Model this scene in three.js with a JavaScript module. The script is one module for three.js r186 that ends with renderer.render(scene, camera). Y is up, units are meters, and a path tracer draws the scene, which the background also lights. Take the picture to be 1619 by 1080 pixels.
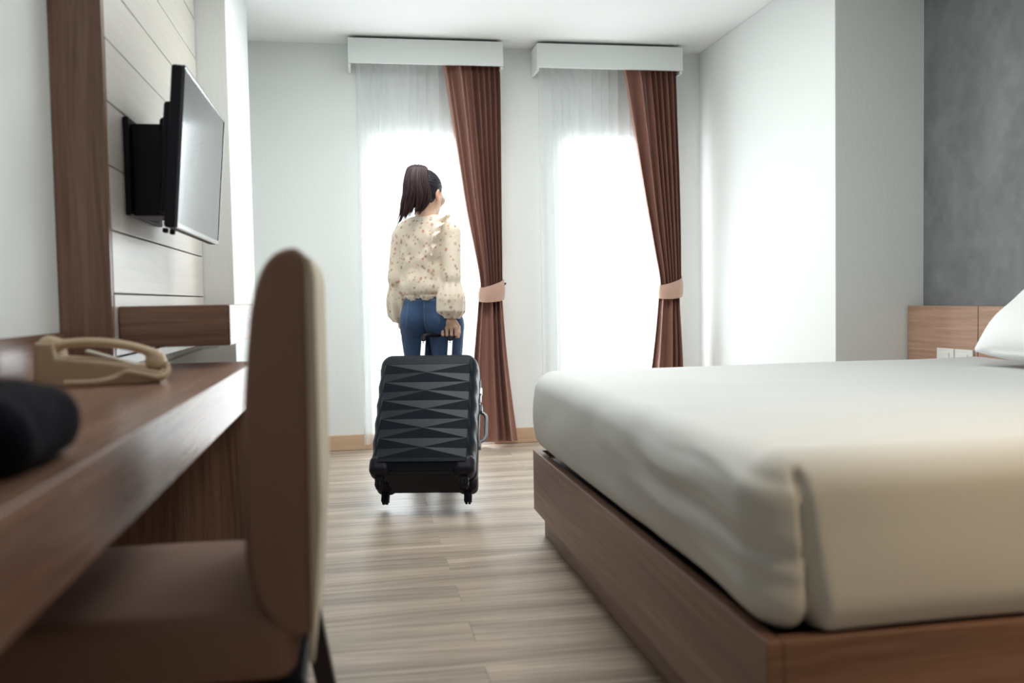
import * as THREE from 'three';
import { RoundedBoxGeometry } from 'three/addons/geometries/RoundedBoxGeometry.js';
import { mergeGeometries, toCreasedNormals } from 'three/addons/utils/BufferGeometryUtils.js';
import { RectAreaLightUniformsLib } from 'three/addons/lights/RectAreaLightUniformsLib.js';
RectAreaLightUniformsLib.init();

/* ---------------------------------------------------------------- camera, sky, light, exposure */
const scene = new THREE.Scene();
const renderer = new THREE.WebGLRenderer({ antialias: true });
renderer.toneMapping = THREE.LinearToneMapping;
renderer.toneMappingExposure = 1.2;
renderer.shadowMap.enabled = true;

const camera = new THREE.PerspectiveCamera(2 * Math.atan(540 / 1450) * 180 / Math.PI, 1619 / 1080, 0.05, 200);
camera.rotation.order = 'YXZ';
camera.rotation.set(-0.045817, -0.169451, -0.018);
camera.position.set(0, 0.92, 0);
camera.focus = 4.45;
camera.userData.fStop = 2.0;
scene.add(camera);

scene.background = new THREE.Color(0.93, 0.98, 1.0);   // overcast daylight outside
scene.backgroundIntensity = 1.0;

const ROOM = { left: -0.80, right: 2.72, back: -5.77, front: 1.8, top: 2.5 };
const WINDOWS = [{ x0: 0.125, x1: 0.86, y0: 0.05, y1: 1.925 }, { x0: 1.345, x1: 2.02, y0: 0.05, y1: 1.925 }];
WINDOWS.forEach((w) => {                                // daylight that the two openings let in
  const l = new THREE.RectAreaLight(new THREE.Color(0.93, 0.98, 1.0), 6.5, w.x1 - w.x0, w.y1 - w.y0);
  l.position.set((w.x0 + w.x1) / 2, (w.y0 + w.y1) / 2, ROOM.back - 0.06);
  l.lookAt(l.position.x, l.position.y, -20);
  l.rotation.set(0, Math.PI, 0);
  scene.add(l);
});

/* ---------------------------------------------------------------- helpers */
function rng(seed) { let a = seed >>> 0; return () => { a |= 0; a = a + 0x6D2B79F5 | 0; let t = Math.imul(a ^ a >>> 15, 1 | a); t = t + Math.imul(t ^ t >>> 7, 61 | t) ^ t; return ((t ^ t >>> 14) >>> 0) / 4294967296; }; }
const hash3 = (x, y, z) => { let h = Math.imul(x | 0, 374761393) + Math.imul(y | 0, 668265263) + Math.imul(z | 0, 2147483647 ^ 0x5bd1e995); h = Math.imul(h ^ h >>> 13, 1274126177); h ^= h >>> 16; return (h >>> 0) / 4294967296; };
const sm = (t) => t * t * (3 - 2 * t), mix = (a, b, t) => a + (b - a) * t, clamp = (x, a = 0, b = 1) => Math.min(b, Math.max(a, x));
const smooth = (a, b, x) => sm(clamp((x - a) / (b - a)));
function noise(x, y, z = 0) {
  const i = Math.floor(x), j = Math.floor(y), k = Math.floor(z), u = sm(x - i), v = sm(y - j), w = sm(z - k);
  const c = (a, b, d) => hash3(i + a, j + b, k + d);
  return mix(mix(mix(c(0, 0, 0), c(1, 0, 0), u), mix(c(0, 1, 0), c(1, 1, 0), u), v), mix(mix(c(0, 0, 1), c(1, 0, 1), u), mix(c(0, 1, 1), c(1, 1, 1), u), v), w);
}
const fbm = (x, y, z = 0, o = 4) => { let s = 0, a = 0.5, n = 0; for (let i = 0; i < o; i++) { s += a * noise(x, y, z); n += a; x *= 2.03; y *= 2.03; z *= 2.03; a *= 0.5; } return s / n; };
// periodic noise for textures that repeat
function pnoise(x, y, px, py, s) { const i = Math.floor(x), j = Math.floor(y), u = sm(x - i), v = sm(y - j), m = (a, n) => ((a % n) + n) % n; const c = (a, b) => hash3(m(i + a, px), m(j + b, py), s); return mix(mix(c(0, 0), c(1, 0), u), mix(c(0, 1), c(1, 1), u), v); }
function texture(w, h, fn, srgb = true) {
  const d = new Uint8Array(w * h * 4);
  for (let j = 0; j < h; j++) for (let i = 0; i < w; i++) { const c = fn(i / w, j / h), k = (j * w + i) * 4; d[k] = clamp(c[0]) * 255; d[k + 1] = clamp(c[1]) * 255; d[k + 2] = clamp(c[2]) * 255; d[k + 3] = 255; }
  const t = new THREE.DataTexture(d, w, h); t.wrapS = t.wrapT = THREE.RepeatWrapping; t.magFilter = THREE.LinearFilter; t.minFilter = THREE.LinearMipmapLinearFilter;
  if (srgb) t.colorSpace = THREE.SRGBColorSpace; t.needsUpdate = true; return t;
}
const hex = (r, g, b) => new THREE.Color().setRGB(r / 255, g / 255, b / 255, THREE.SRGBColorSpace);
// wood: u runs along the grain, one repeat = 2 m; v across, one repeat = 0.5 m
function woodTex(base, dark, seed, contrast = 1) {
  const grain = (u, v) => {
    const warp = 0.9 * (pnoise(u * 3, v * 4, 3, 4, seed) - 0.5);
    const a = pnoise(u * 5, v * 48 + warp * 8, 5, 48, seed + 1), b = pnoise(u * 14, v * 150, 14, 150, seed + 2), c = pnoise(u * 2, v * 9 + warp * 2, 2, 9, seed + 3), d = pnoise(u * 60, v * 240, 60, 240, seed + 4);
    return clamp(0.5 + contrast * (0.55 * (a - 0.5) + 0.35 * (b - 0.5) + 0.5 * (c - 0.5) + 0.22 * (d - 0.5)));
  };
  const map = texture(1024, 512, (u, v) => { const g = grain(u, v); return [0, 1, 2].map((k) => mix(dark[k], base[k], g) / 255); });
  const bump = texture(1024, 512, (u, v) => { const g = grain(u, v); return [g, g, g]; }, false);
  return { map, bump };
}
const std = (o) => new THREE.MeshPhysicalMaterial(Object.assign({ roughness: 0.6, side: THREE.DoubleSide }, o));
function woodMat(t, rough, du = 0, dv = 0, tint = 1, extra = {}) {
  const map = t.map.clone(), bump = t.bump.clone(); map.offset.set(du, dv); bump.offset.set(du, dv);
  return std(Object.assign({ map, bumpMap: bump, bumpScale: 0.0006, roughness: rough, color: new THREE.Color(tint, tint, tint) }, extra));
}
// box-projected uv in metres, u along `axis`
function woodUV(g0, axis = 'x', su = 0.5, sv = 2) {
  const g = g0.index ? g0.toNonIndexed() : g0, p = g.attributes.position, n = g.attributes.normal, uv = new Float32Array(p.count * 2);
  for (let i = 0; i < p.count; i++) {
    const P = { x: p.getX(i), y: p.getY(i), z: p.getZ(i) }, t = i - i % 3;
    const N = { x: 0, y: 0, z: 0 }; for (let k = 0; k < 3; k++) { N.x += n.getX(t + k); N.y += n.getY(t + k); N.z += n.getZ(t + k); }
    const dom = ['x', 'y', 'z'].sort((a, b) => Math.abs(N[b]) - Math.abs(N[a]))[0], rest = ['x', 'y', 'z'].filter((a) => a !== dom);
    const ua = rest.includes(axis) ? axis : rest[0], va = rest.find((a) => a !== ua);
    uv[2 * i] = P[ua] * su; uv[2 * i + 1] = (P[va] + 0.37 * P[dom]) * sv;
  }
  g.setAttribute('uv', new THREE.BufferAttribute(uv, 2)); return g;
}
const taken = new Map();
const numbered = (n) => { const k = taken.get(n) ?? 0; taken.set(n, k + 1); return k ? `${n}_${String(k).padStart(3, '0')}` : n; };
function obj(name, geo, mat, parent = scene) { const m = new THREE.Mesh(geo, mat); m.name = parent === scene ? numbered(name) : name; m.castShadow = m.receiveShadow = true; parent.add(m); return m; }
function thing(name, label, category, pos = [0, 0, 0], group) { const g = new THREE.Group(); g.name = numbered(name); g.position.set(...pos); g.userData = { label, category }; if (group) g.userData.group = group; scene.add(g); return g; }
function tag(o, label, category, group) { Object.assign(o.userData, { label, category }); if (group) o.userData.group = group; return o; }
function struct(name, label, geo, mat, parent = scene) { const o = geo ? obj(name, geo, mat, parent) : (() => { const g = new THREE.Group(); g.name = name; scene.add(g); return g; })(); if (parent === scene) Object.assign(o.userData, { kind: 'structure', label, category: name.split('_')[0] }); return o; }
const bx = (x0, x1, y0, y1, z0, z1) => new THREE.BoxGeometry(x1 - x0, y1 - y0, z1 - z0).translate((x0 + x1) / 2, (y0 + y1) / 2, (z0 + z1) / 2);
const rb = (x0, x1, y0, y1, z0, z1, r = 0.004, seg = 2) => new RoundedBoxGeometry(x1 - x0, y1 - y0, z1 - z0, seg, r).translate((x0 + x1) / 2, (y0 + y1) / 2, (z0 + z1) / 2);
const merge = (list) => mergeGeometries(list.map((g) => { const h = g.index ? g.toNonIndexed() : g; for (const k of Object.keys(h.attributes)) if (!['position', 'normal', 'uv'].includes(k)) h.deleteAttribute(k); if (!h.attributes.uv) h.setAttribute('uv', new THREE.BufferAttribute(new Float32Array(h.attributes.position.count * 2), 2)); return h; }));
const V = (x, y, z) => new THREE.Vector3(x, y, z);
function tube(pts, r, seg = 40, rad = 10, closed = false) { return new THREE.TubeGeometry(new THREE.CatmullRomCurve3(pts.map((p) => V(...p)), closed), seg, r, rad, closed); }
// a grid surface: fn(u, v) -> [x, y, z]
function sheet(nu, nv, fn, closedU = false) {
  const pos = [], uv = [], idx = [];
  for (let j = 0; j <= nv; j++) for (let i = 0; i <= nu; i++) { pos.push(...fn(i / nu, j / nv)); uv.push(i / nu, j / nv); }
  const w = nu + 1;
  for (let j = 0; j < nv; j++) for (let i = 0; i < nu; i++) { const a = j * w + i; idx.push(a, a + w, a + 1, a + 1, a + w, a + w + 1); }
  const g = new THREE.BufferGeometry(); g.setAttribute('position', new THREE.Float32BufferAttribute(pos, 3)); g.setAttribute('uv', new THREE.Float32BufferAttribute(uv, 2)); g.setIndex(idx); g.computeVertexNormals();
  if (closedU) { const n = g.attributes.normal; for (let j = 0; j <= nv; j++) { const a = j * w, b = a + nu; const v = V(n.getX(a) + n.getX(b), n.getY(a) + n.getY(b), n.getZ(a) + n.getZ(b)).normalize(); n.setXYZ(a, v.x, v.y, v.z); n.setXYZ(b, v.x, v.y, v.z); } }
  return g;
}
// distance fields and their surface
const len = Math.hypot;
const smin = (a, b, k) => { const h = Math.max(k - Math.abs(a - b), 0) / k; return Math.min(a, b) - h * h * k * 0.25; };
const smax = (a, b, k) => -smin(-a, -b, k);
function cap(x, y, z, a, b, ra, rb_) { const dx = b[0] - a[0], dy = b[1] - a[1], dz = b[2] - a[2]; const t = clamp(((x - a[0]) * dx + (y - a[1]) * dy + (z - a[2]) * dz) / (dx * dx + dy * dy + dz * dz)); return len(x - a[0] - t * dx, y - a[1] - t * dy, z - a[2] - t * dz) - mix(ra, rb_, t); }
function ell(x, y, z, c, r) { const X = x - c[0], Y = y - c[1], Z = z - c[2]; const k0 = len(X / r[0], Y / r[1], Z / r[2]), k1 = len(X / r[0] ** 2, Y / r[1] ** 2, Z / r[2] ** 2); return k1 < 1e-9 ? -Math.min(...r) : k0 * (k0 - 1) / k1; }
function rbox(x, y, z, c, h, r) { const X = Math.abs(x - c[0]) - h[0] + r, Y = Math.abs(y - c[1]) - h[1] + r, Z = Math.abs(z - c[2]) - h[2] + r; return len(Math.max(X, 0), Math.max(Y, 0), Math.max(Z, 0)) + Math.min(Math.max(X, Y, Z), 0) - r; }
function surface(f, lo, hi, cell, colour) {
  const nx = Math.ceil((hi[0] - lo[0]) / cell) + 1, ny = Math.ceil((hi[1] - lo[1]) / cell) + 1, nz = Math.ceil((hi[2] - lo[2]) / cell) + 1;
  const val = new Float32Array(nx * ny * nz), at = (i, j, k) => i + nx * (j + ny * k);
  for (let k = 0; k < nz; k++) for (let j = 0; j < ny; j++) for (let i = 0; i < nx; i++) val[at(i, j, k)] = f(lo[0] + i * cell, lo[1] + j * cell, lo[2] + k * cell);
  const id = new Int32Array(nx * ny * nz).fill(-1), pos = [], idx = [];
  const C = [[0, 0, 0], [1, 0, 0], [0, 1, 0], [1, 1, 0], [0, 0, 1], [1, 0, 1], [0, 1, 1], [1, 1, 1]], E = [[0, 1], [2, 3], [4, 5], [6, 7], [0, 2], [1, 3], [4, 6], [5, 7], [0, 4], [1, 5], [2, 6], [3, 7]];
  for (let k = 0; k < nz - 1; k++) for (let j = 0; j < ny - 1; j++) for (let i = 0; i < nx - 1; i++) {
    const v = C.map((c) => val[at(i + c[0], j + c[1], k + c[2])]); let neg = 0; for (const q of v) if (q < 0) neg++;
    if (neg === 0 || neg === 8) continue;
    let n = 0, X = 0, Y = 0, Z = 0;
    for (const [a, b] of E) if (v[a] < 0 !== v[b] < 0) { const t = v[a] / (v[a] - v[b]); X += mix(C[a][0], C[b][0], t); Y += mix(C[a][1], C[b][1], t); Z += mix(C[a][2], C[b][2], t); n++; }
    id[at(i, j, k)] = pos.length / 3; pos.push(lo[0] + (i + X / n) * cell, lo[1] + (j + Y / n) * cell, lo[2] + (k + Z / n) * cell);
  }
  const quad = (a, b, c, d, flip) => { if (a < 0 || b < 0 || c < 0 || d < 0) return; if (flip) idx.push(a, b, c, a, c, d); else idx.push(a, c, b, a, d, c); };
  for (let k = 1; k < nz - 1; k++) for (let j = 1; j < ny - 1; j++) for (let i = 1; i < nx - 1; i++) {
    const s = val[at(i, j, k)] < 0;
    if (s !== val[at(i + 1, j, k)] < 0) quad(id[at(i, j - 1, k - 1)], id[at(i, j, k - 1)], id[at(i, j, k)], id[at(i, j - 1, k)], s);
    if (s !== val[at(i, j + 1, k)] < 0) quad(id[at(i - 1, j, k - 1)], id[at(i - 1, j, k)], id[at(i, j, k)], id[at(i, j, k - 1)], s);
    if (s !== val[at(i, j, k + 1)] < 0) quad(id[at(i - 1, j - 1, k)], id[at(i, j - 1, k)], id[at(i, j, k)], id[at(i - 1, j, k)], s);
  }
  const g = new THREE.BufferGeometry(), nor = new Float32Array(pos.length), e = cell * 0.6;
  for (let q = 0; q < pos.length; q += 3) {
    const [x, y, z] = [pos[q], pos[q + 1], pos[q + 2]];
    const a = f(x + e, y, z) - f(x - e, y, z), b = f(x, y + e, z) - f(x, y - e, z), c = f(x, y, z + e) - f(x, y, z - e), l = len(a, b, c) || 1; nor[q] = a / l; nor[q + 1] = b / l; nor[q + 2] = c / l;
  }
  g.setAttribute('position', new THREE.Float32BufferAttribute(pos, 3)); g.setAttribute('normal', new THREE.BufferAttribute(nor, 3)); g.setIndex(idx);
  if (colour) { const col = new Float32Array(pos.length); for (let q = 0; q < pos.length; q += 3) col.set(colour(pos[q], pos[q + 1], pos[q + 2]), q); g.setAttribute('color', new THREE.BufferAttribute(col, 3)); }
  return g;
}
function joinIndexed(list) { return mergeGeometries(list); }
const key = (tab, y, k) => { // rows [y, ...values], y falling; a spline between rows
  if (y >= tab[0][0]) return tab[0][k]; const n = tab.length;
  for (let i = 1; i < n; i++) if (y >= tab[i][0]) {
    const a = tab[i - 1], b = tab[i], t = (a[0] - y) / (a[0] - b[0]), h = a[0] - b[0];
    const slope = (q) => q <= 0 || q >= n - 1 ? (q <= 0 ? (tab[1][k] - tab[0][k]) / (tab[0][0] - tab[1][0]) : (tab[n - 1][k] - tab[n - 2][k]) / (tab[n - 2][0] - tab[n - 1][0])) : (tab[q + 1][k] - tab[q - 1][k]) / (tab[q - 1][0] - tab[q + 1][0]);
    const m0 = slope(i - 1) * h, m1 = slope(i) * h, t2 = t * t, t3 = t2 * t; return (2 * t3 - 3 * t2 + 1) * a[k] + (t3 - 2 * t2 + t) * m0 + (3 * t2 - 2 * t3) * b[k] + (t3 - t2) * m1;
  }
  return tab[n - 1][k];
};

/* ---------------------------------------------------------------- materials */
const plasterBump = texture(512, 512, (u, v) => { const g = 0.5 * pnoise(u * 40, v * 40, 40, 40, 5) + 0.5 * pnoise(u * 130, v * 130, 130, 130, 6); return [g, g, g]; }, false);
const M = {};
M.wall = std({ color: new THREE.Color(0.845, 0.88, 0.872), roughness: 0.75, bumpMap: plasterBump, bumpScale: 0.0005 });
M.ceiling = std({ color: new THREE.Color(0.87, 0.89, 0.89), roughness: 0.9 });
const concrete = texture(1024, 1024, (u, v) => {
  const a = pnoise(u * 5 + pnoise(u * 9, v * 9, 9, 9, 2), v * 4, 5, 4, 11), b = pnoise(u * 17, v * 13 + pnoise(u * 8, v * 8, 8, 8, 3) * 2, 17, 13, 12), c = pnoise(u * 60, v * 50, 60, 50, 13), d = pnoise(u * 200, v * 200, 200, 200, 14);
  const g = 0.5 + 0.5 * (a - 0.5) + 0.4 * (b - 0.5) + 0.25 * (c - 0.5) + 0.1 * (d - 0.5); return [mix(98, 146, g) / 255, mix(103, 149, g) / 255, mix(107, 151, g) / 255];
});
M.concrete = std({ map: concrete, roughness: 0.55, bumpMap: plasterBump, bumpScale: 0.0006 });
const wDark = woodTex([150, 116, 98], [100, 73, 60], 21), wFloor = woodTex([190, 174, 156], [130, 115, 101], 41, 1.05), wLight = woodTex([196, 160, 138], [150, 116, 96], 61, 0.8), wTan = woodTex([220, 192, 164], [196, 162, 132], 81, 0.7), wSlat = woodTex([214, 210, 202], [194, 189, 181], 91, 0.6);
M.dark = woodMat(wDark, 0.34); M.desk = woodMat(wDark, 0.27, 0.3, 0.2, 1.25, { ior: 1.8, bumpScale: 0.0003 }); M.bedWood = woodMat(wDark, 0.42, 0.6, 0.1); M.head = woodMat(wLight, 0.45); M.tan = woodMat(wTan, 0.45);
M.pelmet = std({ color: new THREE.Color(0.80, 0.84, 0.83), roughness: 0.5 });
M.black = std({ color: new THREE.Color(0.007, 0.006, 0.013), roughness: 0.5, specularIntensity: 0.5 });
M.rubber = std({ color: new THREE.Color(0.009, 0.008, 0.016), roughness: 0.7, specularIntensity: 0.5 });
M.chrome = std({ color: new THREE.Color(0.8, 0.82, 0.84), roughness: 0.25, metalness: 1 });
M.white = std({ color: new THREE.Color(0.82, 0.82, 0.80), roughness: 0.45 });
M.frame = std({ color: new THREE.Color(0.82, 0.84, 0.85), roughness: 0.4 });
M.glass = std({ color: 0xffffff, roughness: 0, transmission: 1, thickness: 0, ior: 1.45 });

/* ---------------------------------------------------------------- the room */
const T = 0.2, R = ROOM;
const roomFloor = struct('floor', 'grey-brown wood plank floor of the hotel room', bx(R.left - T, R.right + T, -0.12, -0.009, R.back - T, R.front + T), std({ color: new THREE.Color(0.05, 0.04, 0.035), roughness: 0.9 }));
{
  const W = 0.168, L = 1.2, mats = []; const rnd = rng(7);
  for (let k = 0; k < 9; k++) mats.push(woodMat(wFloor, 0.42 + 0.06 * rnd(), rnd(), rnd(), 0.95 + 0.1 * rnd(), { bumpScale: 0.0008 }));
  const geos = new Map(), z00 = -2.583;
  const k0 = Math.floor((R.back - z00) / W), k1 = Math.ceil((R.front - z00) / W);
  for (let k = k0; k < k1; k++) {
    const za = Math.max(z00 + k * W, R.back), zb = Math.min(z00 + (k + 1) * W, R.front), off = 0.3 + (((k % 2) + 2) % 2 ? 0.6 : 0);
    for (let n = -3; n < 4; n++) {
      const xa = Math.max(off + n * L, R.left), xb = Math.min(off + (n + 1) * L, R.right); if (xb - xa < 0.01 || zb - za < 0.01) continue;
      const id = (xb - xa).toFixed(3) + (zb - za).toFixed(3);
      if (!geos.has(id)) geos.set(id, woodUV(rb(-(xb - xa) / 2 + 0.0003, (xb - xa) / 2 - 0.0003, -0.009, 0, -(zb - za) / 2 + 0.0003, (zb - za) / 2 - 0.0003, 0.0007, 1), 'x'));
      const m = obj('plank', geos.get(id), mats[Math.floor(rnd() * 9)], roomFloor); m.position.set((xa + xb) / 2, 0, (za + zb) / 2);
    }
  }
}
struct('ceiling', 'flat white painted ceiling', bx(R.left - T, R.right + T, R.top, R.top + 0.15, R.back - T, R.front + T), M.ceiling);
struct('wall_left', 'white plaster wall behind the desk', bx(R.left - T, R.left, 0, R.top, R.back - T, R.front + T), M.wall);
struct('wall_right', 'grey polished concrete wall above the headboard', woodUV(bx(R.right, R.right + T, 0, R.top, R.back - T, R.front + T), 'z', 0.45, 0.45), M.concrete);
struct('wall_front', 'white wall opposite the windows', bx(R.left, R.right, 0, R.top, R.front, R.front + T), M.wall);
struct('wall_pillar_left', 'white plaster pillar beyond the slatted television panel', rb(R.left - 0.02, -0.528, 0, R.top, -5.15, -4.265, 0.004), M.wall);
struct('wall_pillar_right', 'white plaster pillar between the window wall and the headboard', rb(2.26, R.right + 0.02, 0, R.top, R.back - 0.02, -4.05, 0.004), M.wall);
{ // back wall with two tall openings
  const [a, b] = WINDOWS, g = [bx(R.left, a.x0, 0, R.top, R.back - T, R.back), bx(a.x1, b.x0, 0, R.top, R.back - T, R.back), bx(b.x1, R.right, 0, R.top, R.back - T, R.back)];
  for (const w of WINDOWS) g.push(bx(w.x0, w.x1, 0, w.y0, R.back - T, R.back), bx(w.x0, w.x1, w.y1, R.top, R.back - T, R.back));
  struct('wall_back', 'white window wall with two tall openings', merge(g), M.wall);
}
WINDOWS.forEach((w, i) => {
  const z0 = R.back - 0.16, z1 = R.back - 0.11, f = 0.035;
  const win = struct(`window_${i + 1}`, i ? 'tall bright window beside the right pillar behind a sheer curtain' : 'tall bright window in front of the standing woman');
  obj('window_frame', merge([bx(w.x0, w.x0 + f, w.y0, w.y1, z0, z1), bx(w.x1 - f, w.x1, w.y0, w.y1, z0, z1), bx(w.x0 + f, w.x1 - f, w.y0, w.y0 + f, z0, z1), bx(w.x0 + f, w.x1 - f, w.y1 - f, w.y1, z0, z1)]), M.frame, win);
  obj('pane', bx(w.x0 + f, w.x1 - f, w.y0 + f, w.y1 - f, z0 + 0.02, z0 + 0.024), M.glass, win);
  Object.assign(win.userData, { kind: 'structure', category: 'window', label: i ? 'tall bright window beside the right pillar behind a sheer curtain' : 'tall bright window in front of the standing woman' });
});
struct('baseboard_back', 'tan wood skirting board under the window wall', woodUV(merge([rb(R.left + 0.005, WINDOWS[0].x0, 0.001, 0.097, R.back, R.back + 0.014, 0.003, 1), rb(WINDOWS[0].x1, WINDOWS[1].x0, 0.001, 0.097, R.back, R.back + 0.014, 0.003, 1), rb(WINDOWS[1].x1, 2.255, 0.001, 0.097, R.back, R.back + 0.014, 0.003, 1)]), 'x'), M.tan);

/* ceiling lamps of the room (above the frame) */
function ceilingLight(x, z, w, d, colour, power, label) {
  const t = thing('ceiling_light', label, 'lamp', [x, R.top, z]);
  obj('frame', merge([bx(-w / 2 - 0.03, -w / 2, -0.05, -0.001, -d / 2 - 0.03, d / 2 + 0.03), bx(w / 2, w / 2 + 0.03, -0.05, -0.001, -d / 2 - 0.03, d / 2 + 0.03), bx(-w / 2, w / 2, -0.05, -0.001, -d / 2 - 0.03, -d / 2), bx(-w / 2, w / 2, -0.05, -0.001, d / 2, d / 2 + 0.03)]), M.white, t);
  obj('diffuser', bx(-w / 2, w / 2, -0.04, -0.03, -d / 2, d / 2), std({ color: 0xffffff, emissive: colour, emissiveIntensity: 1.2, roughness: 0.8 }), t);
  const l = new THREE.RectAreaLight(colour, power, w, d); l.position.set(0, -0.052, 0); l.rotation.set(-Math.PI / 2, 0, 0); t.add(l);
  return t;
}
ceilingLight(0.55, -4.0, 1.1, 1.1, new THREE.Color(0.97, 1.0, 0.98), 6.0, 'square white ceiling light panel over the foot of the bed');
ceilingLight(1.2, -2.0, 1.2, 0.6, new THREE.Color(0.98, 1.0, 0.98), 6.5, 'long white ceiling light panel over the middle of the bed');
{
  const t = thing('downlight', 'small round warm downlight recessed over the near side of the bed', 'lamp', [1.55, R.top, -0.35]), warm = new THREE.Color(1, 0.72, 0.42);
  obj('ring', new THREE.TorusGeometry(0.055, 0.01, 10, 32).rotateX(Math.PI / 2).translate(0, -0.011, 0), M.white, t);
  obj('bulb', new THREE.CylinderGeometry(0.045, 0.045, 0.008, 24).translate(0, -0.008, 0), std({ color: 0xffffff, emissive: warm, emissiveIntensity: 3 }), t);
  const l = new THREE.SpotLight(warm, 10, 0, 0.64, 0.7, 2); l.position.set(0, -0.03, 0); l.target.position.set(0.0, -2, -0.6); l.shadow.radius = 3; l.castShadow = true; t.add(l); t.add(l.target);
}

/* ---------------------------------------------------------------- windows: pelmets, sheers, drapes */
function pelmet(x0, x1, label) {
  const z0 = R.back, z1 = R.back + 0.2, y0 = 2.338, y1 = 2.484, t = thing('curtain_pelmet', label, 'pelmet', [(x0 + x1) / 2, y0, z0]); const h = (x1 - x0) / 2, H = y1 - y0, D = z1 - z0;
  obj('front_board', rb(-h, h, 0, H, D - 0.016, D, 0.002, 1), M.pelmet, t);
  obj('end_board', rb(-h, -h + 0.016, -0.016, H, 0.001, D - 0.0165, 0.002, 1), M.pelmet, t); obj('end_board', rb(h - 0.016, h, -0.016, H, 0.001, D - 0.0165, 0.002, 1), M.pelmet, t);
  obj('top_board', bx(-h + 0.016, h - 0.016, H - 0.062, H - 0.05, 0.001, D - 0.0165), M.pelmet, t);
  obj('curtain_track', bx(-h + 0.02, h - 0.02, H - 0.082, H - 0.0625, 0.08, 0.15), M.white, t);
}
pelmet(0.0, 0.93, 'white box pelmet over the window in front of the woman'); pelmet(1.14, 2.075, 'white box pelmet over the window beside the right pillar');

M.sheer = std({ color: new THREE.Color(0.90, 0.93, 0.94), roughness: 1, transmission: 0.25, thickness: 0, transparent: true, opacity: 0.40 });
function sheer(x0, x1, seed, label) {
  const n = 13, y0 = 2.40, y1 = 0.035;
  const g = sheet(240, 60, (u, v) => {
    const y = mix(y0, y1, v), uu = u + 0.014 * Math.sin(u * 21 + seed) + 0.02 * (noise(u * 5, v * 1.5, seed) - 0.5), ph = uu * n * 2 * Math.PI;
    const a = 0.019 * (0.65 + 0.6 * noise(u * 9, seed)) * mix(0.8, 1.15, v), flare = mix(0.985, 1.0, v);
    return [mix(x0, x1, 0.5 + (u - 0.5) * flare) + 0.006 * Math.cos(ph), y, R.back + 0.038 + a * Math.sin(ph)];
  });
  return tag(obj('sheer_curtain', g, M.sheer), label, 'curtain');
}
sheer(0.035, 0.84, 3, 'thin white sheer curtain over the window in front of the woman'); sheer(1.17, 2.0, 8, 'thin white sheer curtain over the window beside the right pillar');

M.drape = std({ color: hex(162, 120, 108), roughness: 0.34, sheen: 0.5, sheenColor: new THREE.Color(0.9, 0.7, 0.6), sheenRoughness: 0.4 });
M.tie = std({ color: hex(186, 150, 134), roughness: 0.5 });
function drape(tab, seed, label) {
  const t = thing('curtain_drape', label, 'curtain', [0, 0, 0]);
  const n = 7, zc = R.back + 0.13, yt = tab[0][0], yb = tab[tab.length - 1][0];
  // the first two folds are broad, the rest are tight pleats
  const place = (u) => u < 0.25 ? u / 0.25 * 0.46 : 0.46 + (u - 0.25) / 0.75 * 0.54;
  const g = sheet(560, 110, (u, v) => {
    const y = mix(yt, yb, v), l = key(tab, y, 1), r = key(tab, y, 2), amp = key(tab, y, 3), w = r - l;
    const even = key(tab, y, 4), p = mix(place(u), u, Math.max(even, smooth(1.0, 0.93, y) * 0.8)), below = smooth(1.0, 0.93, y), ph = mix(u * n, 0.35 + u * 4.2 + 0.35 * Math.sin(u * 9), below) * 2 * Math.PI + 0.9 * (noise(u * 6, v * 2.2, seed) - 0.5) + 0.5;
    const s0 = Math.sin(ph), s = 2 * Math.pow((1 + s0) / 2, 1.5) - 1, tight = smooth(0.0, 0.06, v);
    const wide = u < 0.25 ? 1 : 1 + 0.15 * noise(u * 20, seed);
    const pinch = 1 - 0.45 * (1 - tight);
    const z = zc + 1.12 * amp * wide * pinch * (s + 0.18 * Math.sin(2 * ph + 1 + 2 * noise(u * 5, v * 3, seed))) + 0.006 * (noise(u * 30, v * 7, seed + 4) - 0.5) * (u < 0.3 ? 2 : 1);
    return [l + w * p + 0.10 * w / n * Math.cos(ph), y + 0.006 * Math.sin(ph) * (v > 0.98 ? 1 : 0), z];
  });
  obj('cloth', g, M.drape, t);
  // tieback band
  const yt0 = 0.97, l = key(tab, yt0, 1) - 0.006, r = key(tab, yt0, 2) + 0.006, cx = (l + r) / 2, rx = (r - l) / 2, rz = 0.055;
  const band = sheet(72, 10, (u, v) => { const a = u * 2 * Math.PI, k = 1 + 0.07 * Math.sin(v * Math.PI) + 0.02 * Math.sin(a * 7 + v * 2), h = (v - 0.5) * (0.105 + 0.02 * Math.cos(a * 1)), sag = 0.018 * Math.cos(a - 0.6) - 0.022 * Math.max(0, Math.sin(a)); return [cx + rx * k * Math.cos(a), yt0 + h + sag, zc + rz * k * Math.sin(a)]; }, true);
  const b = obj('tieback', band, M.tie, t); b.userData.label = 'pale pink satin tieback band';
  obj('hook', tube([[r - 0.005, yt0 + 0.03, zc - 0.02], [r + 0.02, yt0 + 0.05, zc - 0.05], [r + 0.022, yt0 + 0.052, R.back + 0.002]], 0.005, 16, 8), M.black, t);
  return t;
}
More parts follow.
